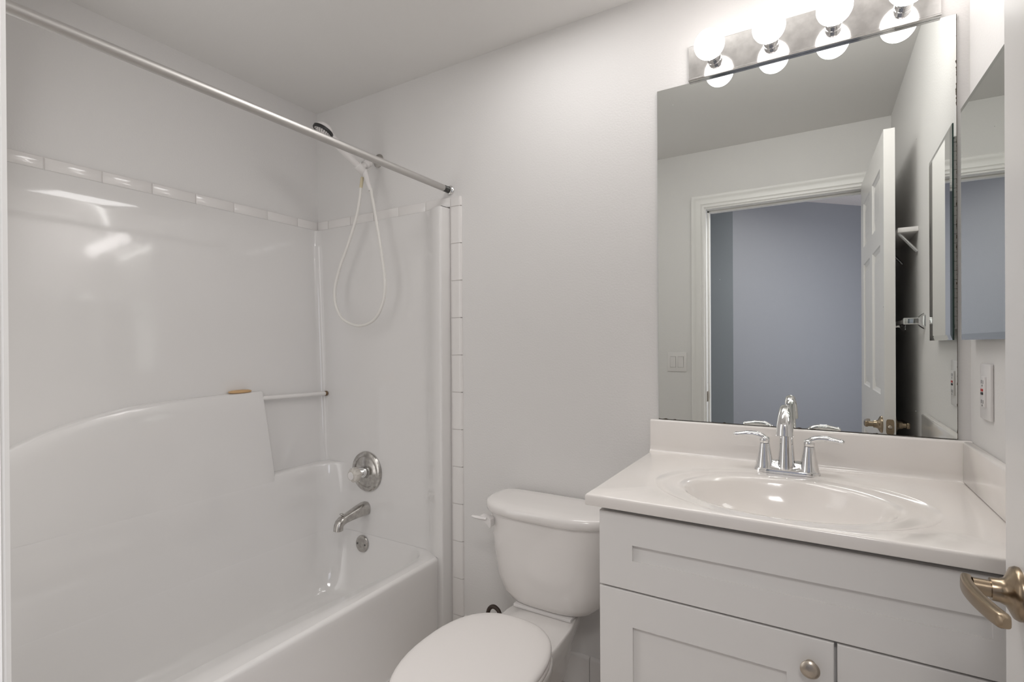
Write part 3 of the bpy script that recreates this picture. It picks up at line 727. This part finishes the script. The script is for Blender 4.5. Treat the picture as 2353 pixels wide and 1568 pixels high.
# ------------------------------------------------------------ medicine cabinet on the right wall
mx, my0, my1, mz0, mz1 = 2.398, -.050, -.392, Z(.005), Z(.560)
mc = empty('medicine_cabinet', (WALLX, -.22, mz0), 'mirrored medicine cabinet on the right wall beside the big mirror', 'medicine cabinet')
bm = bmesh.new(); box(bm, (WALLX, my0-.012, mz0+.03), (mx+.008, my1+.012, mz1-.03), .002); cb = build('cabinet_body', bm, 'whiteplastic', parent=mc)
bm = bmesh.new()
oz = [(my0, mz0), (my1, mz0), (my1, mz1), (my0, mz1)]
def mring(x, ins): 
    return [Vector((x+(.0055 if y == my1 else 0), y+(-ins if y == my0 else ins), z+(ins if z == mz0 else -ins))) for y, z in oz]
loft(bm, [mring(mx+.0055, 0), mring(mx+.0022, 0), mring(mx, .014)], mi=1)
md = build('mirror_door', bm, ['mirror_clear', 'bevel', 'mirroredge'], parent=mc, sharp=1)
for p in md.data.polygons:
    p.material_index = 0 if p.normal.x < -.99 and p.area > .05 else (2 if abs(p.normal.x) < .05 or p.normal.x > .5 else 1)
bm = bmesh.new(); box(bm, (mx+.007, my0-.0085, mz0+.04), (WALLX-.002, my0-.0115, mz1-.04), .0005)
hg = build('piano_hinge', bm, 'whiteplastic', parent=mc)
bm = bmesh.new()
k = 0; z = mz0+.05
while z < mz1-.05:
    box(bm, (mx+.012, my0-.0078, z), (mx+.014+.006, my0-.009, z+.0022)); 
    box(bm, (mx+.007, my0-.0080, z+.011), (WALLX-.004, my0-.009, z+.0118)); z += .0235
build('hinge_knuckles', bm, 'darkmetal', parent=hg, dbl=False)

# ------------------------------------------------------------ GFCI outlet on the right wall
gy, gz = -.150, Z(-.111)
gf = empty('gfci_outlet', (WALLX, gy, gz), 'white outlet with red and black test buttons on the right wall above the side splash', 'outlet')
bm = bmesh.new(); box(bm, (WALLX, gy-.040, gz-.062), (WALLX-.007, gy+.040, gz+.062), .0025, 3); build('cover_plate', bm, 'whiteplastic', parent=gf)
bm = bmesh.new(); box(bm, (WALLX-.005, gy-.0165, gz-.0335), (WALLX-.011, gy+.0165, gz+.0335), .001, 2); dv = build('receptacle', bm, 'whiteplastic', parent=gf)
for zc in (.022, -.022):
    bm = bmesh.new()
    for dy in (-.0065, .0065): box(bm, (WALLX-.0105, gy+dy-.0013, gz+zc-.004), (WALLX-.0114, gy+dy+.0013, gz+zc+.004))
    box(bm, (WALLX-.0105, gy-.002, gz+zc-.010), (WALLX-.0114, gy+.002, gz+zc-.0065))
    build('slots', bm, 'darkmetal', parent=dv, dbl=False)
bm = bmesh.new(); box(bm, (WALLX-.0105, gy-.007, gz+.001), (WALLX-.0128, gy+.007, gz+.0065), .0006); build('reset_button', bm, 'red', parent=dv, label='red reset button')
bm = bmesh.new(); box(bm, (WALLX-.0105, gy-.007, gz-.0065), (WALLX-.0128, gy+.007, gz-.001), .0006); build('test_button', bm, 'black', parent=dv, label='black test button')

# ------------------------------------------------------------ light switches on the door wall
swx, swz = 1.375, Z(-.111)
sw = empty('light_switch', (swx, DW, swz), 'white double rocker switch plate seen in the mirror left of the doorway', 'light switch')
bm = bmesh.new(); box(bm, (swx-.058, DW, swz-.058), (swx+.058, DW+.006, swz+.058), .0025, 3); build('switch_plate', bm, 'whiteplastic', parent=sw)
for dx in (-.023, .023):
    bm = bmesh.new(); box(bm, (swx+dx-.0168, DW+.005, swz-.0335), (swx+dx+.0168, DW+.0063, swz+.0335)); rf = build('rocker_frame', bm, 'cabdark', parent=sw)
    bm = bmesh.new(); x0, x1, z0, z1 = swx+dx-.0155, swx+dx+.0155, swz-.032, swz+.032
    loft(bm, [[Vector((x0, DW+.005, z)), Vector((x1, DW+.005, z)), Vector((x1, DW+.0075+ (0.003 if z > swz else .0), z)), Vector((x0, DW+.0075+(0.003 if z > swz else .0), z))] for z in (z0, z1)])
    build('rocker', bm, 'whiteplastic', parent=rf)

# ------------------------------------------------------------ bathroom door, swung open against the right wall
DT = Z(.803); DB = 0.012; HX, HY = 2.301, -1.514; LX, LY = 2.3205, -.718
axis = Vector((LX-HX, LY-HY, 0)); DL = axis.length; axis.normalize(); nrm = Vector((axis.y, -axis.x, 0))   # towards the right wall
org = Vector((HX, HY, 0))
def D(u, w, z): return org + axis*u + nrm*w + Vector((0, 0, z))   # u along the width, w through the thickness
door = empty('door_1', (HX, HY, 0), 'white six-panel door standing open along the right wall', 'door')
door['kind'] = 'structure'
TH = .035
cols = [(.11, .355), (.447, .697)]; rws = [(Z(-1.0), Z(-.42)), (Z(-.205), Z(.385)), (Z(.47), Z(.685))]
bm = bmesh.new()
us = sorted({0, DL} | {c for q in cols for c in q}); zs = sorted({DB, DT} | {c for q in rws for c in q})
for w, flip in ((0, 1), (TH, -1)):
    for u0, u1 in zip(us, us[1:]):
        for z0, z1 in zip(zs, zs[1:]):
            pan = any(abs(u0-a) < 1e-6 for a, b in cols) and any(abs(z0-a) < 1e-6 for a, b in rws)
            if not pan:
                bm.faces.new([bm.verts.new(D(u, w, z)) for u, z in ((u0, z0), (u1, z0), (u1, z1), (u0, z1))])
            else:
                steps = [(0, 0), (.004, .004), (.016, .0095), (.022, .0095), (.050, .0035), (.0505, .0035)]
                rg = []
                for ins, dep in steps:
                    ww = w + dep*flip
                    rg.append([D(u0+ins, ww, z0+ins), D(u1-ins, ww, z0+ins), D(u1-ins, ww, z1-ins), D(u0+ins, ww, z1-ins)])
                loft(bm, rg, cap0=False, cap1=True)
for u in (0, DL):
    for z0, z1 in zip(zs, zs[1:]): bm.faces.new([bm.verts.new(p) for p in (D(u, 0, z0), D(u, TH, z0), D(u, TH, z1), D(u, 0, z1))])
for z in (DB, DT):
    for u0, u1 in zip(us, us[1:]): bm.faces.new([bm.verts.new(p) for p in (D(u0, 0, z), D(u0, TH, z), D(u1, TH, z), D(u1, 0, z))])
slab = build('door_slab', bm, 'doorpaint', parent=door, sharp=15)
KU, KZ = DL-.062, Z(-.318)
bm = bmesh.new()
a0 = D(DL, TH/2, KZ)
P = []
for k in range(32):
    t = 2*math.pi*k/32; c, s = math.cos(t), math.sin(t); P.append((.0125*math.copysign(abs(c)**.4, c), .0285*math.copysign(abs(s)**.4, s)))
loft(bm, [[a0+nrm*x+axis*h+Vector((0, 0, z)) for x, z in P] for h in (-.001, .0012)])
lp = build('latch_plate', bm, 'bronze', parent=door, label='antique brass latch plate')
bm = bmesh.new(); lathe(bm, a0+axis*.001, axis, [(0, 0), (.0085, 0), (.008, .006), (.005, .010), (0, .0105)], 20); build('latch_bolt', bm, 'nickel', parent=lp)
def lever(side):
    n_ = -nrm if side == 0 else nrm; w0 = 0 if side == 0 else TH
    c0 = D(KU, w0, KZ)
    b2 = bmesh.new(); lathe(b2, c0, n_, [(0, 0), (.0325, 0), (.0330, .003), (.031, .007), (.025, .010), (.017, .014), (.0145, .020), (.0138, .028), (0, .028)], 40)
    rs = build('rosette', b2, 'bronze', parent=door, sharp=60)
    b2 = bmesh.new(); lathe(b2, c0+n_*.027, n_, [(0, 0), (.0105, 0), (.0105, .018 if side == 0 else .016), (0, .018 if side == 0 else .016)], 28)
    lv_pts = [c0+n_*.049+axis*.012, c0+n_*.051+axis*.002, c0+n_*.051-axis*.02, c0+n_*.047-axis*.05, c0+n_*.040-axis*.080, c0+n_*.033-axis*.100]
    if side == 1: lv_pts = [c0+n_*.044+axis*.012, c0+n_*.045+axis*.002, c0+n_*.045-axis*.02, c0+n_*.043-axis*.05, c0+n_*.040-axis*.080, c0+n_*.036-axis*.100]
    pp = spline(lv_pts, 6); rings = []
    for i, p in enumerate(pp):
        T = (pp[min(i+1, len(pp)-1)]-pp[max(i-1, 0)]).normalized(); sd = T.cross(Vector((0, 0, 1))).normalized()
        f_ = i/(len(pp)-1); hh = .0115 - .003*f_; ww = .0060 + .0010*f_
        if i in (0, len(pp)-1): hh *= .7; ww *= .6
        elif i in (1, len(pp)-2): hh *= .93; ww *= .9
        rings.append(rr_ring(p, ww, hh, sd, (0, 0, 1), 20, 4))
    loft(b2, rings)
    build('lever_handle', b2, 'bronze', parent=rs, sharp=50)
lever(0); lever(1)

# ------------------------------------------------------------ towel hardware on the right wall behind the door
tb2 = empty('towel_bar', (WALLX, -.63, Z(.075)), 'chrome towel bar on the right wall behind the open door', 'towel bar')
for yy in (-.63, -1.09):
    bm = bmesh.new(); cc = (WALLX, yy, Z(.075))
    loft(bm, [rr_ring((WALLX-h, yy, Z(.075)), s, s*1.15, (0, 1, 0), (0, 0, 1), 24, 6) for h, s in ((0, .024), (.003, .024), (.010, .019), (.018, .011), (.026, .0105), (.058, .0105), (.060, .009))])
    build('post', bm, 'chrome', parent=tb2)
bm = bmesh.new(); box(bm, (WALLX-.052, -.63, Z(.075)-.008), (WALLX-.044, -1.09, Z(.075)+.008), .001); build('bar', bm, 'chrome', parent=tb2)
shf = empty('wall_shelf', (WALLX, -.95, Z(.43)), 'narrow white shelf with chrome brackets above the towel bar, behind the door', 'shelf')
bm = bmesh.new(); box(bm, (WALLX, -.742, Z(.413)), (WALLX-.062, -1.16, Z(.431)), .002); build('shelf_board', bm, 'whiteplastic', parent=shf)
for yy in (-.765, -1.13):
    bm = bmesh.new(); tube(bm, [(WALLX-.002, yy, Z(.34)), (WALLX-.056, yy, Z(.413))], .006, 10); build('bracket', bm, 'chrome', parent=shf)
